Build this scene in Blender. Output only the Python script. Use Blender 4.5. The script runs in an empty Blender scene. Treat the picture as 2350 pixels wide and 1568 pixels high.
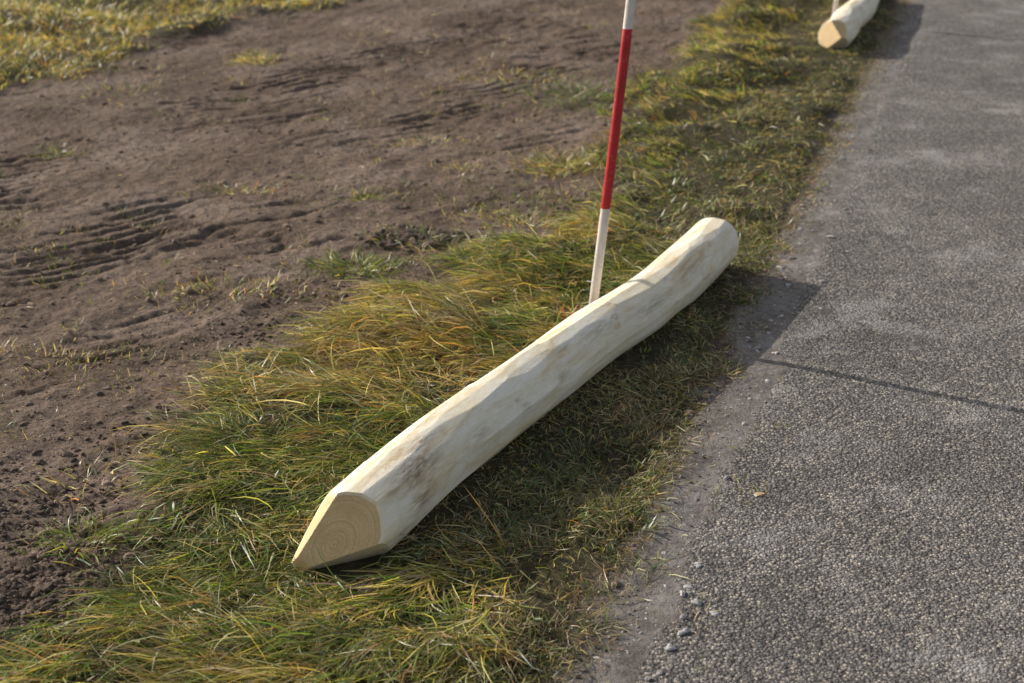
import bpy, math, numpy as np
from mathutils import Vector
rng=np.random.default_rng(7)
scene=bpy.context.scene
scene.view_settings.view_transform='Standard'
scene.view_settings.look='None'
scene.view_settings.exposure=0
# ---------------------------------------------------------------- noise
_T=[rng.random((256,256)) for _ in range(8)]
def vn(x,y,k=0):
    T=_T[k%8]
    x=np.asarray(x,float)+k*17.31; y=np.asarray(y,float)+k*5.77
    xi=np.floor(x).astype(np.int64); yi=np.floor(y).astype(np.int64)
    fx=x-xi; fy=y-yi
    fx=fx*fx*(3-2*fx); fy=fy*fy*(3-2*fy)
    a=T[xi&255,yi&255]; b=T[(xi+1)&255,yi&255]; c=T[xi&255,(yi+1)&255]; d=T[(xi+1)&255,(yi+1)&255]
    return (a*(1-fx)+b*fx)*(1-fy)+(c*(1-fx)+d*fx)*fy
def fbm(x,y,o=4,k=0):
    s=0;a=.5;n=0
    for i in range(o):
        s=s+a*vn(x*2**i,y*2**i,k+i); n+=a; a*=.5
    return s/n*2-1
def ss(a,b,x):
    t=np.clip((x-a)/(b-a),0,1); return t*t*(3-2*t)
# ---------------------------------------------------------------- layout
P0=np.array([.204,2.193]); E=np.array([.3202,.9473]); N=np.array([.9473,-.3202])
def road_s(x,y): return (x-P0[0])*N[0]+(y-P0[1])*N[1]
YL=[-60,1.5,2.2,2.314,2.449,2.70,2.98,3.386,3.83,4.14,4.546,4.92,5.3,5.54,6.226,7.09,8.457,9.67,14,200]
XL=[-21,-1.3,-1.12,-.95,-.80,-.88,-.87,-.72,-.60,-.42,-.05,.30,.52,.42,.36,.55,1.06,1.5,2.95,66]
def verge_d(x,y):
    xl=np.interp(y,YL,XL)
    xr=.078+.332*(y-2.193)
    return x-xl, xr-x
def verge_mask(x,y,w=.06):
    a,b=verge_d(x,y)
    n=fbm(x*4,y*4,4,2)*.30
    n2=fbm(x*9,y*9,3,5)*.10
    return ss(-w,w*2.2,a+n)*ss(-.03,.03,b+n2)
YF=[-60,0,7.0,7.21,7.72,8.73,9.67,14,200]
XF=[-30,-4,-2.75,-2.58,-2.28,-1.83,-1.26,.6,60]
def field_mask(x,y):
    d=np.interp(y,YF,XF)-x+fbm(x*2.5,y*2.5,4,3)*.45
    return ss(-.1,.15,d)
def far_mask(x,y):
    return ss(3.75,3.85,road_s(x,y))
V=np.array([.866,-.5]); LD=np.array([.84,.54]); LN=np.array([-.54,.84])
def side_t(y,x): return x-(-.308+.535*(y-2.658))
def postnear(x,y):
    """flattened turf beside and under the lying post"""
    t=(x+.385)*.49+(y-2.577)*.87; d=(x+.385)*.87-(y-2.577)*.49
    along=ss(-.22,-.05,t)*(1-ss(2.2,2.4,t))
    return along*np.exp(-((d-.05)/.16)**2)
def groundH(x,y):
    x=np.asarray(x,float); y=np.asarray(y,float)
    s=road_s(x,y)
    g=verge_mask(x,y,.1); f=field_mask(x,y)
    h=.03*fbm(x*.7,y*.7,3,1)*(1-.8*postnear(x,y))
    soil=.012*fbm(x*4,y*4,4,4)+.009*fbm(x*22,y*22,3,6)
    wx=x+.06*fbm(x*1.5,y*1.5,3,3); wy=y+.06*fbm(x*1.5,y*1.5,3,5)
    l=wx*LD[0]+wy*LD[1]; n=wx*LN[0]+wy*LN[1]
    r=1-np.abs(fbm(l*1.5,n*6,4,2)); r=ss(.88,1,r)
    soil=soil-.015*r*ss(.05,.4,vn(x*1.3,y*1.3,6)-.35)
    v=wx*V[0]+wy*V[1]
    for vc,w,dp in ((-4.55,.27,.018),(-3.62,.24,.018),(-2.95,.15,.012),(-5.75,.22,.015),(-2.3,.12,.008)):
        m=np.exp(-((v-vc)/w)**4)*ss(.2,.5,vn(x*1.4,y*1.4,4))
        ph=(n/.078+.4*fbm(l*4,n*4,3,1))%1.0
        gr=np.exp(-((ph-.5)/.14)**2)*ss(.25,.65,vn(l*6,n*12,1))
        soil=soil-m*(.004+dp*gr)+m*.005*np.exp(-((ph-.78)/.1)**2)
        soil=soil+.009*np.exp(-((np.abs(v-vc)-w*1.15)/.05)**2)*vn(x*5,y*5,2)
    hum=.09*ss(4.8,6,y)*ss(.25,.6,verge_d(x,y)[1])*(fbm(x*2.6,y*2.6,2,4)+.2)
    grass=.018+.05*fbm(x*3.6,y*3.6,3,0)*(1-postnear(x,y))+hum
    hh=h+soil*(1-g)*(1-f)+grass*g+.02*f+ f*.07*fbm(x*2.4,y*2.4,2,1)
    k=1-ss(-.28,-.10,s)
    near=np.exp(-(np.maximum(np.hypot(x,y-5)-12,0)/4)**2)
    hh=hh*k*near
    hh=hh+(.005*fbm(x*9,y*9,4,3)+.0025*fbm(x*40,y*40,2,5))*(1-k)*near
    under=ss(0.12,.2,s)*(1-ss(3.52,3.56,s))
    return hh*(1-under)-.03*under
# ---------------------------------------------------------------- mesh helpers
def mesh_from(name,verts,faces,mat,smooth=True,attrs=None):
    me=bpy.data.meshes.new(name)
    verts=np.ascontiguousarray(verts,dtype=np.float32); faces=np.ascontiguousarray(faces,dtype=np.int32)
    m,k=faces.shape
    me.vertices.add(len(verts)); me.vertices.foreach_set('co',verts.ravel())
    me.loops.add(m*k); me.loops.foreach_set('vertex_index',faces.ravel())
    me.polygons.add(m); me.polygons.foreach_set('loop_start',np.arange(0,m*k,k,dtype=np.int32))
    me.update(calc_edges=True)
    me.polygons.foreach_set('use_smooth',np.full(m,smooth,dtype=bool))
    if attrs:
        for an,(ty,data) in attrs.items():
            a=me.attributes.new(an,ty,'POINT')
            if ty=='FLOAT': a.data.foreach_set('value',np.ascontiguousarray(data,dtype=np.float32))
            else: a.data.foreach_set('color',np.ascontiguousarray(data,dtype=np.float32).ravel())
    me.materials.append(mat)
    ob=bpy.data.objects.new(name,me); scene.collection.objects.link(ob)
    return ob
def grid_faces(nu,nv,wrap=False):
    i=np.arange(nu-1)[:,None]; j=np.arange(nv if wrap else nv-1)[None,:]
    j2=(j+1)%nv
    a=i*nv+j; b=(i+1)*nv+j; c=(i+1)*nv+j2; d=i*nv+j2
    return np.stack([a+0*j,b+0*j,c,d],-1).reshape(-1,4)
class NT:
    def __init__(s,name):
        s.m=bpy.data.materials.new(name); s.m.use_nodes=True; s.t=s.m.node_tree; s.t.nodes.clear()
        s.out=s.n('ShaderNodeOutputMaterial')
    def n(s,ty,**kw):
        nd=s.t.nodes.new(ty)
        for k,v in kw.items(): setattr(nd,k,v)
        return nd
    def l(s,a,b): s.t.links.new(a,b)
    def noise(s,vec,scale,detail=4,rough=.55,dist=0):
        nd=s.n('ShaderNodeTexNoise'); nd.inputs['Scale'].default_value=scale; nd.inputs['Detail'].default_value=detail
        nd.inputs['Roughness'].default_value=rough; nd.inputs['Distortion'].default_value=dist
        if vec is not None: s.l(vec,nd.inputs['Vector'])
        return nd.outputs['Fac']
    def ramp(s,fac,stops):
        nd=s.n('ShaderNodeValToRGB'); cr=nd.color_ramp
        while len(cr.elements)<len(stops): cr.elements.new(.5)
        for e,(p,c) in zip(cr.elements,stops):
            e.position=p; e.color=(c,c,c,1) if not isinstance(c,tuple) else (*c,1)
        s.l(fac,nd.inputs['Fac']); return nd.outputs['Color']
    def mix(s,fac,a,b,mode='MIX'):
        nd=s.n('ShaderNodeMix',data_type='RGBA',blend_type=mode)
        for sock,v in ((nd.inputs[0],fac),(nd.inputs[6],a),(nd.inputs[7],b)):
            if isinstance(v,(int,float)): sock.default_value=v
            elif isinstance(v,tuple): sock.default_value=(*v,1)
            else: s.l(v,sock)
        return nd.outputs[2]
    def math(s,op,a,b=0):
        nd=s.n('ShaderNodeMath',operation=op)
        for sock,v in ((nd.inputs[0],a),(nd.inputs[1],b)):
            if isinstance(v,(int,float)): sock.default_value=v
            else: s.l(v,sock)
        return nd.outputs[0]
    def bump(s,h,strength,dist,prev=None):
        nd=s.n('ShaderNodeBump'); nd.inputs['Strength'].default_value=strength; nd.inputs['Distance'].default_value=dist
        s.l(h,nd.inputs['Height'])
        if prev is not None: s.l(prev,nd.inputs['Normal'])
        return nd.outputs['Normal']
    def principled(s,col,rough,normal=None,spec=.3):
        p=s.n('ShaderNodeBsdfPrincipled'); p.inputs['Specular IOR Level'].default_value=spec
        if isinstance(col,tuple): p.inputs['Base Color'].default_value=(*col,1)
        else: s.l(col,p.inputs['Base Color'])
        if isinstance(rough,(int,float)): p.inputs['Roughness'].default_value=rough
        else: s.l(rough,p.inputs['Roughness'])
        if normal is not None: s.l(normal,p.inputs['Normal'])
        s.l(p.outputs[0],s.out.inputs['Surface']); return p
# ---------------------------------------------------------------- materials
def dust_ramp(t,o):
    return t.ramp(t.math('ADD',t.math('MULTIPLY',t.noise(o,7,6,.6),.6),t.math('MULTIPLY',t.noise(o,55,4,.7),.4)),[(.36,(.10,.083,.070)),(.5,(.178,.156,.140)),(.62,(.255,.232,.215))])
def mat_ground():
    t=NT('soil_and_turf'); o=t.n('ShaderNodeNewGeometry').outputs['Position']
    cover=t.n('ShaderNodeAttribute',attribute_name='cover').outputs['Fac']
    gut=t.n('ShaderNodeAttribute',attribute_name='gutter').outputs['Fac']
    n1=t.noise(o,2.2,5); n2=t.noise(o,38,6,.65); n3=t.noise(o,170,4,.7)
    soil=t.ramp(n1,[(.3,(.113,.075,.053)),(.5,(.175,.123,.091)),(.7,(.245,.184,.145))])
    fine=t.ramp(n2,[(.3,.48),(.5,.95),(.7,1.32)])
    soil=t.mix(1,soil,fine,'MULTIPLY')
    grit=t.ramp(n3,[(.58,0.),(.66,1.)])
    soil=t.mix(t.math('MULTIPLY',grit,.6),soil,(.44,.36,.27))
    turf=t.ramp(n2,[(.3,(.035,.028,.016)),(.5,(.075,.062,.032)),(.7,(.12,.105,.05))])
    far=t.ramp(t.noise(o,.6,5),[(.35,(.07,.09,.02)),(.6,(.16,.15,.04))])
    farm=t.n('ShaderNodeAttribute',attribute_name='far').outputs['Fac']
    turf=t.mix(farm,turf,far)
    c=t.mix(cover,soil,turf)
    c=t.mix(gut,c,dust_ramp(t,o))
    v=t.n('ShaderNodeTexVoronoi'); v.inputs['Scale'].default_value=75; t.l(o,v.inputs['Vector'])
    nb=t.bump(n2,.9,.028)
    nb=t.bump(v.outputs['Distance'],.45,-.007,nb)
    nb=t.bump(n3,.7,.006,nb)
    flat=t.bump(t.noise(o,60,5,.7),.7,.010); flat=t.bump(n3,.5,.004,flat)
    mixn=t.n('ShaderNodeMix',data_type='VECTOR'); t.l(gut,mixn.inputs[0]); t.l(nb,mixn.inputs[4]); t.l(flat,mixn.inputs[5])
    t.principled(c,.95,mixn.outputs[1],.15); return t.m
def mat_asphalt():
    t=NT('asphalt'); o=t.n('ShaderNodeNewGeometry').outputs['Position']
    edge=t.n('ShaderNodeAttribute',attribute_name='edge').outputs['Fac']
    wv=t.n('ShaderNodeVectorMath',operation='MULTIPLY_ADD')
    nn=t.n('ShaderNodeTexNoise'); nn.inputs['Scale'].default_value=120; t.l(o,nn.inputs['Vector'])
    t.l(nn.outputs['Color'],wv.inputs[0]); wv.inputs[1].default_value=(.006,.006,.006); t.l(o,wv.inputs[2]); ow=wv.outputs[0]
    v=t.n('ShaderNodeTexVoronoi'); v.inputs['Scale'].default_value=150; t.l(ow,v.inputs['Vector'])
    v2=t.n('ShaderNodeTexVoronoi'); v2.inputs['Scale'].default_value=390; t.l(ow,v2.inputs['Vector'])
    sep=t.n('ShaderNodeSeparateColor'); t.l(v.outputs['Color'],sep.inputs[0])
    stone=t.ramp(sep.outputs[0],[(0,(.085,.078,.070)),(.4,(.172,.157,.141)),(.8,(.270,.247,.221)),(1,(.50,.43,.34))])
    crev=t.ramp(v.outputs['Distance'],[(.36,0.),(.72,1.)])
    c=t.mix(t.math('MULTIPLY',crev,.75),stone,(.050,.046,.042))
    big=t.ramp(t.noise(o,1.6,6,.65),[(.35,.82),(.65,1.25)])
    c=t.mix(1,c,big,'MULTIPLY')
    mid=t.ramp(t.noise(o,9,4,.6),[(.35,.88),(.65,1.10)])
    c=t.mix(1,c,mid,'MULTIPLY')
    d=t.ramp(t.math('ADD',t.noise(o,3.2,6,.6),t.math('MULTIPLY',t.noise(o,45,4,.7),.35)),[(.73,0.),(.90,.6)])
    c=t.mix(d,c,(.38,.36,.34))
    en=t.math('ADD',edge,t.math('MULTIPLY',t.math('SUBTRACT',t.noise(o,13,6,.72),.5),1.9))
    ef=t.ramp(en,[(.36,0.),(.62,1.)])
    c=t.mix(ef,c,dust_ramp(t,o))
    inv=t.math('SUBTRACT',1.,t.math('MULTIPLY',ef,.9))
    nb=t.bump(t.math('MULTIPLY',v.outputs['Distance'],inv),1.,-.005)
    nb=t.bump(t.math('MULTIPLY',v2.outputs['Distance'],inv),.5,-.0015,nb)
    nb=t.bump(t.noise(o,60,5,.65),.5,.008,nb)
    t.principled(c,.85,nb,.25); return t.m
def mat_grass():
    t=NT('grass_blades')
    c=t.n('ShaderNodeAttribute',attribute_name='col').outputs['Color']
    p=t.n('ShaderNodeBsdfPrincipled'); t.l(c,p.inputs['Base Color']); p.inputs['Roughness'].default_value=.4
    p.inputs['Specular IOR Level'].default_value=.5
    tr=t.n('ShaderNodeBsdfTranslucent'); t.l(t.mix(1,c,(1.35,1.25,.7),'MULTIPLY'),tr.inputs['Color'])
    mx=t.n('ShaderNodeMixShader'); mx.inputs[0].default_value=.42
    t.l(p.outputs[0],mx.inputs[1]); t.l(tr.outputs[0],mx.inputs[2]); t.l(mx.outputs[0],t.out.inputs['Surface'])
    return t.m
def mat_col(name,rough=.9,scale=60,bs=.4,bd=.004):
    t=NT(name); o=t.n('ShaderNodeNewGeometry').outputs['Position']
    c=t.n('ShaderNodeAttribute',attribute_name='col').outputs['Color']
    n=t.noise(o,scale,5)
    c=t.mix(1,c,t.ramp(n,[(.3,.7),(.7,1.25)]),'MULTIPLY')
    t.principled(c,rough,t.bump(n,bs,bd),.2); return t.m
def mat_wood():
    t=NT('peeled_wood'); o=t.n('ShaderNodeNewGeometry').outputs['Position']
    A=lambda n:t.n('ShaderNodeAttribute',attribute_name=n).outputs['Fac']
    rad=A('ringr'); heart=A('heart'); stain=A('stain'); al=A('along'); th=A('arc')
    cv=t.n('ShaderNodeCombineXYZ'); t.l(t.math('MULTIPLY',al,5.),cv.inputs[0]); t.l(t.math('MULTIPLY',th,26.),cv.inputs[1]); t.l(t.math('MULTIPLY',rad,40.),cv.inputs[2])
    grain=t.noise(cv.outputs[0],9,6,.7)
    patch=t.noise(cv.outputs[0],.9,5,.6,.9)
    pale=t.ramp(patch,[(.30,(.64,.48,.27)),(.40,(.75,.64,.44)),(.5,(.81,.725,.555)),(.62,(.83,.77,.64)),(.76,(.79,.715,.55))])
    rr=t.math('ADD',rad,t.math('MULTIPLY',t.noise(o,9,3,.5),.016))
    line=t.ramp(t.math('FRACT',t.math('MULTIPLY',rr,150.)),[(0.,1.),(.10,.25),(.4,0.),(.92,.15),(1.,1.)])
    lm=t.ramp(t.noise(o,4.5,3),[(.42,0.),(.58,.75)])
    pale=t.mix(t.math('MULTIPLY',line,lm),pale,(.54,.37,.18))
    g2=t.ramp(grain,[(.3,.88),(.6,1.03)])
    pale=t.mix(1,pale,g2,'MULTIPLY')
    cr=t.n('ShaderNodeCombineXYZ'); t.l(t.math('ADD',rad,t.math('MULTIPLY',t.noise(o,20,3),.004)),cr.inputs[0])
    rn=t.noise(cr.outputs[0],260,3,.6)
    tan=t.ramp(rn,[(.32,(.47,.31,.135)),(.5,(.62,.44,.225)),(.7,(.70,.53,.30))])
    tan=t.mix(t.ramp(t.noise(o,22,4),[(.4,0.),(.65,.4)]),tan,(.50,.33,.15))
    saw=t.noise(o,240,2,.5)
    tan=t.mix(1,tan,t.ramp(saw,[(.3,.88),(.7,1.06)]),'MULTIPLY')
    c=t.mix(heart,pale,tan)
    sp=t.ramp(t.noise(o,85,3,.6),[(.69,0.),(.75,.4)])
    c=t.mix(t.math('MULTIPLY',sp,t.math('SUBTRACT',1.,heart)),c,(.36,.30,.21))
    cs=t.n('ShaderNodeCombineXYZ'); t.l(t.math('MULTIPLY',al,16.),cs.inputs[0]); t.l(t.math('MULTIPLY',th,90.),cs.inputs[1])
    gs=t.ramp(t.noise(cs.outputs[0],1.3,6,.65),[(.36,0.),(.60,1.)])
    c=t.mix(t.math('MULTIPLY',stain,gs),c,(.24,.155,.09))
    nb=t.bump(grain,.35,.003); nb=t.bump(t.noise(o,40,4),.25,.005,nb)
    t.principled(c,.6,nb,.3); return t.m
M_g=mat_ground(); M_a=mat_asphalt(); M_b=mat_grass(); M_w=mat_wood()
M_clod=mat_col('soil_crumbs'); M_stone=mat_col('stone_chips',.8)
# ---------------------------------------------------------------- ground sheet
def axis(a,b,step,step2,lim0,lim1):
    v=[a]
    while v[-1]<b: v.append(v[-1]+step+(step2-step)*(v[-1]-a)/(b-a))
    d=step2; up=[]; c=v[-1]
    while c<lim1: d*=1.35; c+=d; up.append(c)
    lo=[]; c=a; d=step
    while c>lim0: d*=1.35; c-=d; lo.append(c)
    return np.array(lo[::-1]+v+up)
gx=axis(-3.6,2.9,.0105,.0105,-300,300); gy=axis(1.85,10.2,.009,.022,-300,300)
X,Y=np.meshgrid(gx,gy,indexing='ij'); X=X.ravel(); Y=Y.ravel()
Z=groundH(X,Y)
sr=road_s(X,Y)
cover=np.clip(verge_mask(X,Y)+field_mask(X,Y)+far_mask(X,Y),0,1)
gut=ss(-.16,-.08,sr+.07*fbm(X*8,Y*8,3,1))*(1-ss(3.6,3.75,sr))
farm=ss(11,15,np.hypot(X,Y-4))
cover=np.maximum(cover,farm*ss(0,1,1.0-gut))
mesh_from('ground',np.stack([X,Y,Z],-1),grid_faces(len(gx),len(gy)),M_g,True,
  {'cover':('FLOAT',cover),'gutter':('FLOAT',gut),'far':('FLOAT',farm)})
# ---------------------------------------------------------------- road
tt=axis(-.6,9,.02,.04,-250,250); sc=np.array([-.09,-.07,-.05,-.03,-.015,0,.015,.03,.045,.06,.08,.1,.125,.15,.2,.28,.36,.5,.8,1.2,1.8,2.4,3.0,3.4,3.5,3.56])
T,S=np.meshgrid(tt,sc,indexing='ij')
w=fbm(T*5,T*0+3,4,2)*.03+fbm(T*1.2,T*0,2,1)*.012
S2=S+w*np.exp(-(np.maximum(S,0)/.12))
ed=1-ss(-.07,.11,S)+ (ss(3.4,3.56,S))
RZ=-.012+.016*ss(-.09,.07,S)
RZ=np.where(S>3.53,-.035,RZ)
RX=P0[0]+E[0]*T+N[0]*S2; RY=P0[1]+E[1]*T+N[1]*S2
mesh_from('asphalt_road',np.stack([RX.ravel(),RY.ravel(),RZ.ravel()],-1),grid_faces(len(tt),len(sc))[:,::-1],M_a,True,{'edge':('FLOAT',ed.ravel())})
# ---------------------------------------------------------------- logs
def catmull(P,n):
    P=np.array(P,float); d=np.r_[0,np.cumsum(np.linalg.norm(np.diff(P,axis=0),axis=1))]
    t=np.linspace(0,d[-1],n)
    tang=np.gradient(P,d,axis=0)
    i=np.clip(np.searchsorted(d,t,side='right')-1,0,len(d)-2)
    h=(d[i+1]-d[i]); u=(t-d[i])/h; u=u[:,None]; h=h[:,None]
    return ((2*u**3-3*u**2+1)*P[i]+(u**3-2*u**2+u)*h*tang[i]+(-2*u**3+3*u**2)*P[i+1]+(u**3-u**2)*h*tang[i+1]),t
def make_log(name,P,R,seed,planes,stain=None):
    """planes: (angle, c, k*R) -> near end is cut back to s = c + kR * (r/R) cos(theta-angle)"""
    r_=np.random.default_rng(seed)
    ns,nt=620,180
    C,s=catmull(P,ns); Ls=s[-1]
    T=np.gradient(C,s,axis=0); T/=np.linalg.norm(T,axis=1)[:,None]
    out=-T
    right=np.cross(out,[0,0,1.]); right/=np.linalg.norm(right,axis=1)[:,None]
    right=right*np.sign(right[:,0])[:,None]
    up=np.cross(right,T); up*=np.sign(up[:,2])[:,None]
    th=np.linspace(0,2*np.pi,nt,endpoint=False)
    S,TH=np.meshgrid(s,th,indexing='ij')
    Rs=np.interp(s,np.linspace(0,Ls,len(R)),R)
    r=Rs[:,None]*(1.01+.018*fbm(S*2.5,np.cos(TH)*1.2+seed,2,seed)+.018*fbm(S*4+9,np.sin(TH)*1.3+seed,2,seed+2))
    for k in range(230):
        sk=r_.uniform(0,Ls); tk=r_.uniform(0,2*np.pi); ln=r_.uniform(.10,.45)
        i0,i1=np.searchsorted(s,[sk-.4,sk+.4])
        if i1-i0<2: continue
        rk=np.interp(sk,s,Rs)
        tilt=r_.normal(0,.007)
        d=rk*r_.uniform(.945,.985)+tilt*(s[i0:i1]-sk)+.006*((s[i0:i1]-sk)/ln)**2
        dt=(th-tk+np.pi)%(2*np.pi)-np.pi
        c=np.where(np.abs(dt)<.8,np.cos(dt),1e-3)
        r[i0:i1]=np.minimum(r[i0:i1],d[:,None]/c[None])
    fe=ss(Ls-.012,Ls,s)[:,None]; r=r*(1-.07*fe**2)
    def cut(rr,tt_,RR):
        v=np.zeros(np.broadcast(rr,tt_).shape)
        for a,c,kR in planes: v=np.maximum(v,c+kR*(rr/RR)*np.cos(tt_-math.radians(a)))
        return v
    R0=Rs[20]
    rb=r[15]; s0=cut(rb,th,R0)
    for _ in range(3):
        rb=np.array([np.interp(s0[j],s,r[:,j]) for j in range(nt)]); s0=cut(rb,th,R0)
    q=np.linspace(0,1,ns)**1.15
    SS=s0[None]+(Ls-s0)[None]*q[:,None]
    RR=np.stack([np.interp(SS[:,j],s,r[:,j]) for j in range(nt)],1)
    def place(sv,rv,tv):
        f=lambda A:np.stack([np.interp(sv,s,A[:,i]) for i in range(3)],-1)
        c=f(C); ri=f(right); u=f(up)
        return c+rv[...,None]*(np.cos(tv)[...,None]*ri+np.sin(tv)[...,None]*u)
    pos=place(SS,RR,TH)
    vs=[pos.reshape(-1,3)]; fs=[grid_faces(ns,nt,True)]
    st=np.zeros_like(RR)
    for (a,b,t0,w_,k) in (stain or []):
        dt=(TH-math.radians(t0)+np.pi)%(2*np.pi)-np.pi
        st=np.maximum(st,k*np.exp(-((SS-a)/b)**2-(dt/w_)**2))
    A=[RR.ravel(),np.zeros(RR.size),st.ravel(),SS.ravel(),(TH*.08).ravel()]
    n0=len(vs[0])
    prev=np.arange(nt)+(ns-1)*nt
    for f in (.999,.93,.75,.5,.25,.02):
        p=C[-1]+(pos[-1]-C[-1])*f+T[-1]*.004*min(1,(1-f)*8)
        idx=n0+np.arange(nt); vs.append(p); n0+=nt
        fs.append(np.stack([prev,idx,np.roll(idx,-1),np.roll(prev,-1)],-1)); prev=idx
        for a,v in zip(range(5),(RR[-1]*f,np.ones(nt)*.8,np.zeros(nt),np.ones(nt)*Ls,th*.08*f)): A[a]=np.r_[A[a],v]
    prev=np.arange(nt)
    for f in np.r_[.999,np.linspace(.985,.01,60)]:
        rv=RR[0]*f; sv=cut(rv,th,R0)
        p=place(sv,rv,th); idx=n0+np.arange(nt); vs.append(p); n0+=nt
        fs.append(np.stack([prev,np.roll(prev,-1),np.roll(idx,-1),idx],-1)); prev=idx
        lowp=planes[-1]; isB=((lowp[1]+lowp[2]*(rv/R0)*np.cos(th-math.radians(lowp[0])))>=sv-1e-6)
        hv=np.where(isB,.35,1.)*(1.0 if f<.94 else .35)
        for a,v in zip(range(5),(rv,hv,np.zeros(nt),sv,th*.08)): A[a]=np.r_[A[a],v]
    V_=np.concatenate(vs); F=np.concatenate(fs)
    ob=mesh_from(name,V_,F,M_w,True,{'ringr':('FLOAT',A[0]),'heart':('FLOAT',A[1]),'stain':('FLOAT',A[2]),'along':('FLOAT',A[3]),'arc':('FLOAT',A[4])})
    m=ob.data
    import bmesh
    bm=bmesh.new(); bm.from_mesh(m); bmesh.ops.recalc_face_normals(bm,faces=bm.faces); bm.to_mesh(m); bm.free()
    m.set_sharp_from_angle(angle=math.radians(18))
    return C
LOG1=[(-.388,2.523,.074),(-.296,2.69,.085),(-.186,2.918,.090),(-.076,3.118,.088),(.079,3.393,.086),(.250,3.684,.089),(.364,3.863,.088),(.535,4.19,.087),(.665,4.46,.092)]
# three cut faces: broad upper/road-side face, lit far-side bevel, under-side bevel
PL=[(58,.046,.085),(138,-.075,.215),(-48,-.015,.165)]
C1=make_log('wooden_post',LOG1,[.089,.091,.090,.088,.086,.084,.084,.087,.082],3,PL,
   stain=[(.28,.10,50,.38,1.),(.26,.05,10,.3,.9),(.36,.07,75,.22,.8),(.75,.02,15,.12,.9),(.73,.012,35,.06,.9),(1.03,.05,60,.1,.5),(1.5,.12,30,.25,.6),(1.2,.1,50,.25,.55),(.17,.05,-20,.3,.4),(1.78,.1,40,.3,.55),(.53,.08,25,.25,.45),(.95,.03,20,.12,.7),(1.62,.02,60,.1,.7)])
LOG2=[(1.735,7.90,.088),(1.85,8.14,.092),(1.97,8.5,.088),(2.12,8.85,.088),(2.26,9.3,.086),(2.38,9.7,.085)]
C2=make_log('wooden_post',LOG2,[.09,.092,.09,.085,.086,.083],11,[(160,.05,.06),(60,-.10,.24),(-60,-.02,.14)])
# ---------------------------------------------------------------- ranging poles
def mat_pole():
    t=NT('painted_pole'); o=t.n('ShaderNodeNewGeometry').outputs['Position']
    c=t.n('ShaderNodeAttribute',attribute_name='col').outputs['Color']
    sc_=t.ramp(t.noise(o,70,5,.7),[(.58,0.),(.66,.6)])
    c=t.mix(sc_,c,(.50,.36,.31))
    d=t.ramp(t.noise(o,9,5,.6),[(.35,.72),(.6,1.)])
    c=t.mix(1,c,d,'MULTIPLY')
    t.principled(c,.42,t.bump(t.noise(o,40,3),.15,.002),.45); return t.m
M_p=mat_pole()
def make_pole(name,x,y,lx,ly,first=.36,total=1.87):
    r0=.0138; na=28
    z=[-.12,-.06]; R=[.002,r0*.7]; cols=[(.3,.3,.3)]*2
    W=(.70,.63,.58); Rd=(.50,.022,.028)
    bounds=[-.055,first]+[first+.51*i for i in range(1,4)]
    for i in range(4):
        a,b=bounds[i],min(bounds[i+1],total); cc=W if i%2==0 else Rd
        for q in np.linspace(0,1,14):
            z.append(a+.0005+(b-a-.001)*q); R.append(r0*(1+(.012 if i%2 else 0))); cols.append(cc)
    z+= [total+.004,total+.006]; R+=[r0*.7,.0005]; cols+=[Rd]*2
    z=np.array(z); th=np.linspace(0,2*np.pi,na,endpoint=False)
    bow=.006*np.sin(z*1.7)
    cx=x+lx*z+bow; cy=y+ly*z
    Vv=np.stack([cx[:,None]+np.array(R)[:,None]*np.cos(th),cy[:,None]+np.array(R)[:,None]*np.sin(th),z[:,None]+0*th],-1).reshape(-1,3)
    col=np.repeat(np.c_[np.array(cols),np.ones(len(z))],na,axis=0)
    mesh_from(name,Vv,grid_faces(len(z),na,True)[:,::-1],M_p,True,{'col':('FLOAT_COLOR',col)})
make_pole('ranging_pole',.232,3.94,.088,0.0,first=.366)
make_pole('ranging_pole',1.965,8.86,.03,0.0,first=.42)
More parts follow.
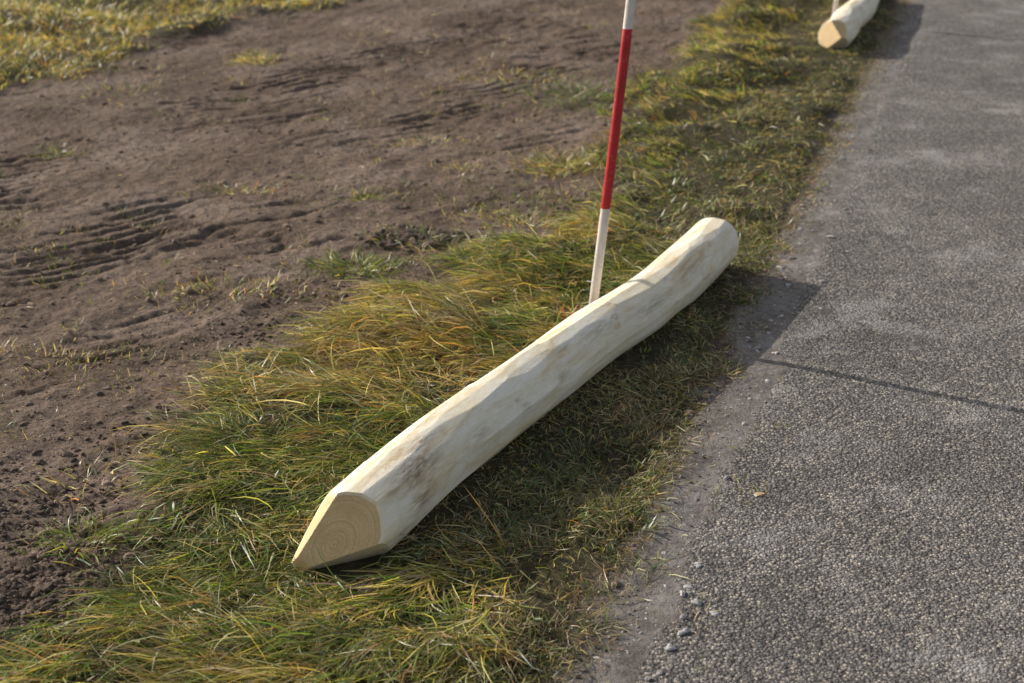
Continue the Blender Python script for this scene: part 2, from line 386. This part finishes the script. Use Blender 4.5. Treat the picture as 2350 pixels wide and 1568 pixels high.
# ---------------------------------------------------------------- grass
G1=(.165,.235,.035);G2=(.082,.138,.03);BG=(.12,.17,.09);YE=(.56,.48,.11);ST=(.68,.56,.31);OR=(.54,.32,.11);BR=(.23,.155,.08);DU=(.31,.27,.18)
PAL=np.array([G1,G2,BG,YE,ST,OR,BR,DU])
acc=[]
def pick(w,n,tot=0):
    w=np.broadcast_to(np.asarray(w,float),(n,8)); c=np.cumsum(w,1); c=c/c[:,-1:]
    return (rng.random(n)[:,None]>c).sum(1).clip(0,7)
def blades(x,y,head,L,W,e0,e1,idx,curl,layer,nseg=4,col=None,tone=1.):
    n=len(x)
    pn_=postnear(x,y); L=L*(1-.35*pn_); layer=layer*(1-.7*pn_); e0=e0*(1-.5*pn_)
    g0=groundH(x,y)
    p=np.stack([x,y,g0-.004],-1); sp=[p]
    for i in range(nseg):
        f=(i+.5)/nseg; pi=e0+(e1-e0)*f; h=head+curl*f
        p=p+(L/nseg)[:,None]*np.stack([np.cos(pi)*np.cos(h),np.cos(pi)*np.sin(h),np.sin(pi)],-1)
        q=p.copy(); q[:,2]=np.maximum(q[:,2],groundH(q[:,0],q[:,1])+.003+layer*f)
        p=q; sp.append(p)
    SP=np.stack(sp,1)
    keep=np.ones(n,bool)
    for C,R in ((C1,.085),(C2,.085)):
        near=np.where((x>C[:,0].min()-.35)&(x<C[:,0].max()+.35)&(y>C[:,1].min()-.35)&(y<C[:,1].max()+.35))[0]
        Cs=C[26::22]
        for j0 in range(0,len(near),20000):
            ii=near[j0:j0+20000]
            Q=SP[ii][:,:,None,:]-Cs[None,None]
            d=np.sqrt((Q**2).sum(-1)).min(-1).min(-1)
            keep[ii[d<R-.004]]=False
    tone=np.broadcast_to(tone,(n,))[keep]
    SP=SP[keep]; n=len(SP)
    head=head[keep];W=W[keep];idx=idx[keep]; curl=curl[keep]
    roll=rng.normal(0,.6,n)
    prof=np.array([.75,1,.9,.6,.08]) if nseg==4 else np.array([.8,1,.75,.08])
    f=np.linspace(0,1,nseg+1)
    H=head[:,None]+curl[:,None]*f
    side=np.stack([-np.sin(H)*np.cos(roll)[:,None],np.cos(H)*np.cos(roll)[:,None],np.sin(roll)[:,None]+0*H],-1)
    wv=(W[:,None]*prof*.5)[...,None]*side
    Vv=np.stack([SP-wv,SP+wv],2)
    c=PAL[idx] if col is None else np.broadcast_to(np.array(col),(n,3))
    c=c*(rng.uniform(.5,1.4,(n,1))*tone[:,None])*(1+rng.normal(0,.08,(n,3)))
    tipc=np.array([.56,.44,.18]); k=(rng.random((n,1))<.4)*.6
    cc=c[:,None,:]+(tipc-c)[:,None,:]*(k[:,None,:]*(f**2)[None,:,None])
    cc=np.clip(cc,0.005,.78)
    CC=np.repeat(cc[:,:,None,:],2,2)
    acc.append((Vv,CC,nseg))
def scatter(area,nclump,per,mask,fn,rad=.03):
    x0,x1,y0,y1=area
    cx=rng.uniform(x0,x1,nclump); cy=rng.uniform(y0,y1,nclump)
    k=rng.random(nclump)<mask(cx,cy); cx=cx[k]; cy=cy[k]
    m=rng.integers(per[0],per[1],len(cx)); ci=np.repeat(np.arange(len(cx)),m)
    x=cx[ci]+rng.normal(0,rad,len(ci)); y=cy[ci]+rng.normal(0,rad,len(ci))
    fn(cx,cy,ci,x,y)
def lenzone(x,y):
    t=side_t(y,x)
    near=1-ss(-.06,.04,t+.05*fbm(x*5,y*5,2,1))
    a,b=verge_d(x,y); far=ss(.42,.66,b+.14*fbm(x*2,y*2,2,1))
    k=ss(4.3,4.9,y); low=ss(2.80,2.5,y)
    near2=1-ss(-.60,.0,x+ .4*fbm(x*3,y*3,2,4))
    return ((near*(1-low)+near2*low)*(1-k)+far*k)
def longfn(cx,cy,ci,x,y):
    n=len(ci); lz=lenzone(cx,cy)[ci]
    far=ss(4.6,5.6,cy)[ci]
    hc=math.radians(208)+1.5*fbm(cx*2.6,cy*2.6,3,1)+rng.normal(0,.38,len(cx))
    clh=rng.uniform(.45,1.3,len(cx))
    head=hc[ci]+rng.normal(0,.34,n)
    L=(rng.uniform(.06,.185,n)*clh[ci])*(1-.45*far)
    e0=rng.uniform(.0,.8,n)+.25*far; e1=rng.uniform(-.8,.0,n)+.45*far
    wild=rng.random(n)<.03+.08*far; e0=np.where(wild,rng.uniform(.9,1.4,n),e0); e1=np.where(wild,rng.uniform(.1,.9,n),e1)
    pn=fbm(cx*3+3,cy*3,3,6)[ci]; dry=ss(-.20,.16,pn)
    orange=np.exp(-(((cx-(-.25))/.28)**2+((cy-3.78)/.22)**2))+.5*np.exp(-(((cx+.75)/.3)**2+((cy-2.35)/.2)**2))+1.2*np.exp(-(((cx-1.35)/.35)**2+((cy-8.1)/.8)**2))+.9*np.exp(-(((cx-.62)/.25)**2+((cy-6.6)/.5)**2))
    orange=np.clip(orange,0,1)[ci]
    w=np.array([.38,.23,.10,.09,.12,.02,.03,.04])[None]*(1-dry[:,None])+np.array([.13,.10,.04,.21,.30,.09,.09,.06])[None]*dry[:,None]
    w=w*(1-.65*orange[:,None])+np.array([.06,.03,0,.20,.22,.30,.18,0])[None]*.65*orange[:,None]
    w=w*(1-.35*far[:,None])+.35*far[:,None]*np.array([.30,.05,0,.32,.26,.08,0,0])[None]
    first=np.searchsorted(ci,np.arange(len(cx)))
    cl=pick(w[first],len(cx)); own=pick(w,n); idx=np.where(rng.random(n)<.6,cl[ci],own)
    tone=(rng.uniform(.72,1.25,len(cx))[ci])*(1+.12*far)
    keep=rng.random(n)<lz
    g=lambda a:a[keep]
    blades(g(x),g(y),g(head),g(L),g(rng.uniform(.0014,.0038,n)*(1+.4*far)),g(e0),g(e1),g(idx),g(rng.normal(0,.6,n)),g(rng.uniform(0,.038,n)),tone=g(tone))
def shortfn(cx,cy,ci,x,y):
    n=len(ci); lz=lenzone(cx,cy)[ci]; far=ss(4.6,5.6,cy)[ci]
    hc=rng.uniform(0,2*np.pi,len(cx)); head=hc[ci]+rng.normal(0,.8,n)
    L=rng.uniform(.012,.072,n)*rng.uniform(.4,1.3,len(cx))[ci]; e0=rng.uniform(-.1,.8,n); e1=rng.uniform(-.7,.25,n)
    pn=fbm(cx*4+3,cy*4,3,2)[ci]; dry=ss(-.28,.16,pn)
    a,b=verge_d(cx,cy); eg=ss(.25,.02,b)[ci][:,None]
    w=np.array([.20,.27,.16,.03,.12,.02,.10,.12])[None]*(1-dry[:,None])+np.array([.09,.13,.08,.06,.28,.05,.16,.19])[None]*dry[:,None]
    w=w*(1-.5*eg)+.5*eg*np.array([.08,.14,.08,.01,.20,.02,.24,.26])[None]
    idx=pick(w,n)
    tone=rng.uniform(.65,1.2,len(cx))[ci]
    keep=(rng.random(n)<(1-.6*lz))
    g=lambda a:a[keep]
    blades(g(x),g(y),g(head),g(L),g(rng.uniform(.001,.003,n)*(1+.5*far)),g(e0),g(e1),g(idx),g(rng.normal(0,.8,n)),g(rng.uniform(0,.022,n)),3,tone=g(tone))
vm=lambda x,y:verge_mask(x,y,.05)*(.22+.78*ss(-.30,.12,fbm(x*6,y*6,3,3)))
scatter((-1.5,1.3,1.6,4.9),9500,(10,26),vm,longfn,.018)
scatter((-1.4,1.3,1.6,4.9),15500,(12,26),vm,shortfn,.026)
scatter((.1,4.2,4.8,11.5),7500,(8,20),vm,longfn,.028)
scatter((.1,4.2,4.8,11.5),13000,(7,16),vm,shortfn,.035)
def broadfn(cx,cy,ci,x,y):
    n=len(ci)
    blades(x,y,rng.uniform(0,6.28,n),rng.uniform(.012,.035,n),rng.uniform(.005,.010,n),rng.uniform(.1,1.,n),rng.uniform(-.6,.2,n),pick([.3,.4,.3,0,0,0,.03,0],n),rng.normal(0,.3,n),rng.uniform(.01,.03,n),3)
scatter((-1.3,1.3,1.6,5.5),1400,(3,8),lambda x,y:verge_mask(x,y)*.6,broadfn,.02)
def tuft(x0,y0,rx,ry,n,Lr,w,up=.5,W=(.002,.004)):
    x=x0+rng.normal(0,rx,n); y=y0+rng.normal(0,ry,n)
    head=np.arctan2(y-y0,x-x0)+rng.normal(0,.9,n)
    blades(x,y,head,rng.uniform(*Lr,n),rng.uniform(*W,n),rng.uniform(.2,1.3,n)*(.5+up),rng.uniform(-.6,.4,n),pick(w,n),rng.normal(0,.5,n),rng.uniform(0,.03,n))
GRN=[.5,.25,.1,.08,.04,0,.02,.02]; DRY=[.2,.12,.05,.14,.3,.06,.08,.06]; DK=[.2,.4,.3,0,.04,.0,.04,.02]; DEAD=[0,.05,.05,.05,.45,.03,.15,.25]
tuft(-.51,4.44,.085,.05,420,(.03,.09),GRN); tuft(-.33,4.74,.09,.06,160,(.03,.07),DK)
tuft(.21,5.70,.09,.08,600,(.03,.10),DRY); tuft(.30,6.85,.13,.14,600,(.03,.10),DK); tuft(-1.39,7.78,.07,.09,420,(.03,.08),DRY)
tuft(-2.45,7.5,.16,.13,600,(.03,.10),DRY); tuft(-.74,3.48,.07,.06,260,(.04,.12),DEAD); tuft(-.93,2.68,.05,.035,160,(.04,.09),GRN)
tuft(-.02,7.3,.16,.10,260,(.02,.06),DRY); tuft(-1.95,5.95,.06,.05,90,(.02,.06),GRN); tuft(-1.05,5.35,.09,.04,120,(.02,.05),DRY); tuft(-.55,5.25,.05,.03,100,(.02,.05),GRN)
tuft(-.2,5.65,.05,.04,80,(.02,.05),DRY); tuft(-.9,4.25,.16,.05,220,(.01,.045),DRY); tuft(-1.35,3.75,.12,.06,120,(.01,.03),DEAD); tuft(-.35,6.1,.12,.05,140,(.02,.05),DRY)
tuft(.05,4.95,.14,.05,260,(.02,.06),DRY);tuft(-.1,4.6,.16,.06,220,(.03,.08),DEAD);tuft(-1.0,3.0,.06,.08,90,(.03,.06),DEAD);tuft(-1.9,7.0,.12,.1,120,(.02,.06),DRY)
tuft(.0,5.15,.2,.1,220,(.02,.05),GRN);tuft(.35,5.35,.1,.1,120,(.02,.05),DEAD)
for i in range(850):
    yy=rng.uniform(2.2,10); xx_=rng.uniform(-.55*yy,0.3+.12*yy)
    if verge_mask(np.array([xx_]),np.array([yy]))[0]<.5 and vn(xx_*1.5,yy*1.5,5)>.40:
        tuft(xx_,yy,.03,.02,int(rng.integers(3,18)),(.010,.035),[DRY,GRN,DEAD,DK][i%4],W=(.0015,.003))
xx=.165+rng.normal(0,.010,24); yy=3.955+rng.normal(0,.010,24)
blades(xx,yy,rng.uniform(0,6.28,24),rng.uniform(.03,.07,24),np.full(24,.003),rng.uniform(.7,1.4,24),rng.uniform(0,1,24),np.zeros(24,int),np.zeros(24),np.zeros(24),col=(.75,.08,.2))
def flush(name):
    global acc
    Vs=[];Fs=[];Cs=[];off=0
    for Vv,CC,ns in acc:
        n=len(Vv); k=ns+1
        Vs.append(Vv.reshape(-1,3)); Cs.append(CC.reshape(-1,3))
        b=off+(np.arange(n)*k*2)[:,None]+ (np.arange(ns)*2)[None]
        Fs.append(np.stack([b,b+1,b+3,b+2],-1).reshape(-1,4)); off+=n*k*2
    Vv=np.concatenate(Vs);F=np.concatenate(Fs);C=np.concatenate(Cs)
    print(name,len(Vv),len(F))
    mesh_from(name,Vv,F,M_b,True,{'col':('FLOAT_COLOR',np.c_[C,np.ones(len(C))])}); acc=[]
flush('verge_grass')
def fieldfn(cx,cy,ci,x,y):
    n=len(ci); pn=ss(-.3,.3,fbm(cx*1.6,cy*1.6,3,6))[ci][:,None]
    w=np.array([.30,.10,.02,.34,.12,.07,.05,.0])[None]*(1-pn)+np.array([.10,.04,0,.34,.24,.20,.08,0])[None]*pn
    tone=rng.uniform(.75,1.25,len(cx))[ci]
    blades(x,y,rng.uniform(0,6.28,len(cx))[ci]+rng.normal(0,.7,n),rng.uniform(.04,.11,n),rng.uniform(.003,.006,n),rng.uniform(.4,1.4,n),rng.uniform(-.5,.7,n),pick(w,n),rng.normal(0,.5,n),rng.uniform(0,.03,n),3,tone=tone)
scatter((-7,1.5,6.6,13.5),9500,(6,14),field_mask,fieldfn,.05)
flush('field_grass')
def rv(x,y): return ss(3.7,3.8,road_s(x,y))
scatter((3.3,9,0,13),3500,(6,14),rv,fieldfn,.06)
flush('verge_grass')
# ---------------------------------------------------------------- crumbs, stones, straw
import bmesh
def lumps(name,x,y,size,cols,mat,flat=.7,sink=.25,zadd=0):
    bm=bmesh.new(); bmesh.ops.create_icosphere(bm,subdivisions=2,radius=1)
    bm.verts.ensure_lookup_table(); v0=np.array([v.co[:] for v in bm.verts]); f0=np.array([[v.index for v in f.verts] for f in bm.faces]); bm.free()
    n=len(x)
    ph=rng.uniform(0,6.28,(n,1,6)); D=rng.normal(0,1,(n,6,3))
    disp=1+.16*np.sin(np.einsum('vk,njk->nvj',v0,D)*1.8+ph).sum(-1)*.95
    a=rng.uniform(0,6.28,n); sc=np.stack([rng.uniform(.8,1.4,n),rng.uniform(.6,1.,n),rng.uniform(.5,.9,n)*flat*1.2],-1)
    P=v0[None]*disp[...,None]*sc[:,None]*size[:,None,None]
    ca,sa=np.cos(a)[:,None],np.sin(a)[:,None]
    Q=np.stack([P[...,0]*ca-P[...,1]*sa+x[:,None],P[...,0]*sa+P[...,1]*ca+y[:,None],P[...,2]+(groundH(x,y)+zadd+size*(flat*.6-sink))[:,None]],-1)
    F=(np.arange(n)*len(v0))[:,None,None]+f0[None]
    C=np.repeat(np.c_[cols,np.ones(n)],len(v0),axis=0)
    mesh_from(name,Q.reshape(-1,3),F.reshape(-1,3),mat,False,{'col':('FLOAT_COLOR',C)})
n=40000
y=2.0+8*rng.random(n)**1.5; x=(-.45*y-.3)+rng.random(n)*(.45*y+1.6)
k=(verge_mask(x,y)<.75)&(road_s(x,y)<-.1)&(rng.random(n)<.25+vn(x*3,y*3,3))
x=x[k];y=y[k]; n=len(x)
sz=.0012+.0035*rng.random(n)**2+.010*rng.random(n)**20
c=np.array([.175,.126,.095])*rng.uniform(.6,1.5,(n,1))
def cl(x0,y0,sx,sy,m,s0,s1):
    return x0+rng.normal(0,sx,m),y0+rng.normal(0,sy,m),s0+(s1-s0)*rng.random(m)**4
ex=[cl(-.34,4.74,.07,.045,420,.004,.024),cl(-.97,2.47,.07,.10,1400,.0015,.010),cl(-1.1,2.75,.1,.15,900,.0015,.009),cl(-.95,3.15,.1,.15,300,.0015,.008),cl(-.75,3.95,.12,.1,260,.002,.008),cl(.15,5.1,.2,.12,200,.002,.010),cl(-.55,4.2,.15,.06,200,.002,.009)]
for a,b,s in ex:
    x=np.r_[x,a];y=np.r_[y,b];sz=np.r_[sz,s];c=np.r_[c,np.array([.10,.07,.052])*rng.uniform(.6,1.4,(len(a),1))]
n=3000; t=rng.uniform(-.6,8,n); s=-.13+np.abs(rng.normal(0,.05,n)); s=np.minimum(s,.05)
x=np.r_[x,P0[0]+E[0]*t+N[0]*s]; y=np.r_[y,P0[1]+E[1]*t+N[1]*s]; sz=np.r_[sz,.001+.0035*rng.random(n)**3]; c=np.r_[c,np.array([.13,.105,.085])*rng.uniform(.5,1.5,(n,1))]
lumps('soil_clods',x,y,sz,c,M_clod)
n=2600; t=rng.uniform(-.6,9,n); s=rng.normal(-.01,.06,n); s=np.clip(s,-.14,.11)
x=P0[0]+E[0]*t+N[0]*s; y=P0[1]+E[1]*t+N[1]*s; sz=.001+.0024*rng.random(n)+.008*rng.random(n)**20
n2=400; t2=rng.uniform(-.6,8,n2); s2=rng.uniform(.25,1.6,n2); sz2=.0012+.0018*rng.random(n2)
x=np.r_[x,P0[0]+E[0]*t2+N[0]*s2,[.37,.345,.39,.33,.335,.30,.40,.335,1.02,.88,.36]]; y=np.r_[y,P0[1]+E[1]*t2+N[1]*s2,[2.455,2.49,2.60,2.35,2.355,2.30,2.42,2.40,4.85,4.3,2.52]]
sz=np.r_[sz,sz2,[.013,.008,.009,.009,.007,.010,.008,.006,.009,.008,.006]]; n=len(x)
c=np.array([.36,.34,.32])*rng.uniform(.5,1.35,(n,1)); c[-11:]=np.array([.38,.365,.35])
lumps('gravel',x,y,sz,c,M_stone,flat=.55,zadd=np.where(road_s(x,y)>.2,.034,np.where(road_s(x,y)>.03,.004,0)))
acc=[]
n=6500; y=2.0+7.5*rng.random(n)**1.4; x=(-.45*y-.2)+rng.random(n)*(.45*y+1.5)
k=(verge_mask(x,y)<.8)&(road_s(x,y)<-.1); x=x[k];y=y[k];n=len(x)
blades(x,y,rng.uniform(0,6.28,n),rng.uniform(.008,.04,n),rng.uniform(.0008,.0018,n),rng.uniform(-.1,.25,n),rng.uniform(-.4,.1,n),pick([0,0,0,.05,.5,.1,.25,.15],n),rng.normal(0,.6,n),rng.uniform(.001,.006,n),3)
n=5000; t=rng.uniform(-.5,8,n); s=-.15+np.abs(rng.normal(0,.06,n)); x=P0[0]+E[0]*t+N[0]*s; y=P0[1]+E[1]*t+N[1]*s
blades(x,y,rng.uniform(0,6.28,n),rng.uniform(.006,.03,n),rng.uniform(.0008,.002,n),rng.uniform(-.1,.4,n),rng.uniform(-.4,.1,n),pick([.05,.15,.1,.05,.3,.05,.2,.2],n),rng.normal(0,.6,n),rng.uniform(.004,.01,n),3)
flush('straw_litter')
acc=[]
lx=np.array([1.25,-.22,.30,.55,-.72]); ly=np.array([4.49,2.70,3.35,2.9,2.3])
blades(lx,ly,rng.uniform(0,6.28,5),np.array([.05,.03,.04,.03,.035]),np.array([.014,.014,.016,.012,.014]),np.full(5,.2),np.full(5,.05),np.array([5,4,5,4,4]),rng.normal(0,.4,5),np.where(np.arange(5)==0,.04,.012))
flush('fallen_leaves')
# ---------------------------------------------------------------- light
el=math.radians(26)
w=bpy.data.worlds.new('World'); scene.world=w; w.use_nodes=True
nt=w.node_tree; bg=nt.nodes['Background']; sky=nt.nodes.new('ShaderNodeTexSky'); sky.sky_type='NISHITA'; sky.sun_disc=False
sky.sun_elevation=el; sky.sun_rotation=math.radians(-60); sky.dust_density=2.5
hs=nt.nodes.new('ShaderNodeHueSaturation'); hs.inputs['Saturation'].default_value=.55
nt.links.new(sky.outputs[0],hs.inputs['Color']); nt.links.new(hs.outputs[0],bg.inputs[0]); bg.inputs[1].default_value=.15
sun=bpy.data.lights.new('sun','SUN'); sun.energy=5.0; sun.angle=math.radians(.55); sun.color=(1,.94,.84)
so=bpy.data.objects.new('sun',sun); scene.collection.objects.link(so)
d=Vector((.866*math.cos(el),-.5*math.cos(el),-math.sin(el))); so.rotation_euler=d.to_track_quat('-Z','Y').to_euler()
# ---------------------------------------------------------------- camera
cam=bpy.data.cameras.new('camera'); co=bpy.data.objects.new('camera',cam); scene.collection.objects.link(co)
co.location=(0,0,1.6); co.rotation_euler=(math.radians(90-22.7),0,0)
cam.lens=50.55; cam.sensor_width=36; cam.clip_end=1000; cam.clip_start=.05
cam.dof.use_dof=True; cam.dof.focus_distance=3.3; cam.dof.aperture_fstop=4.0
scene.camera=co
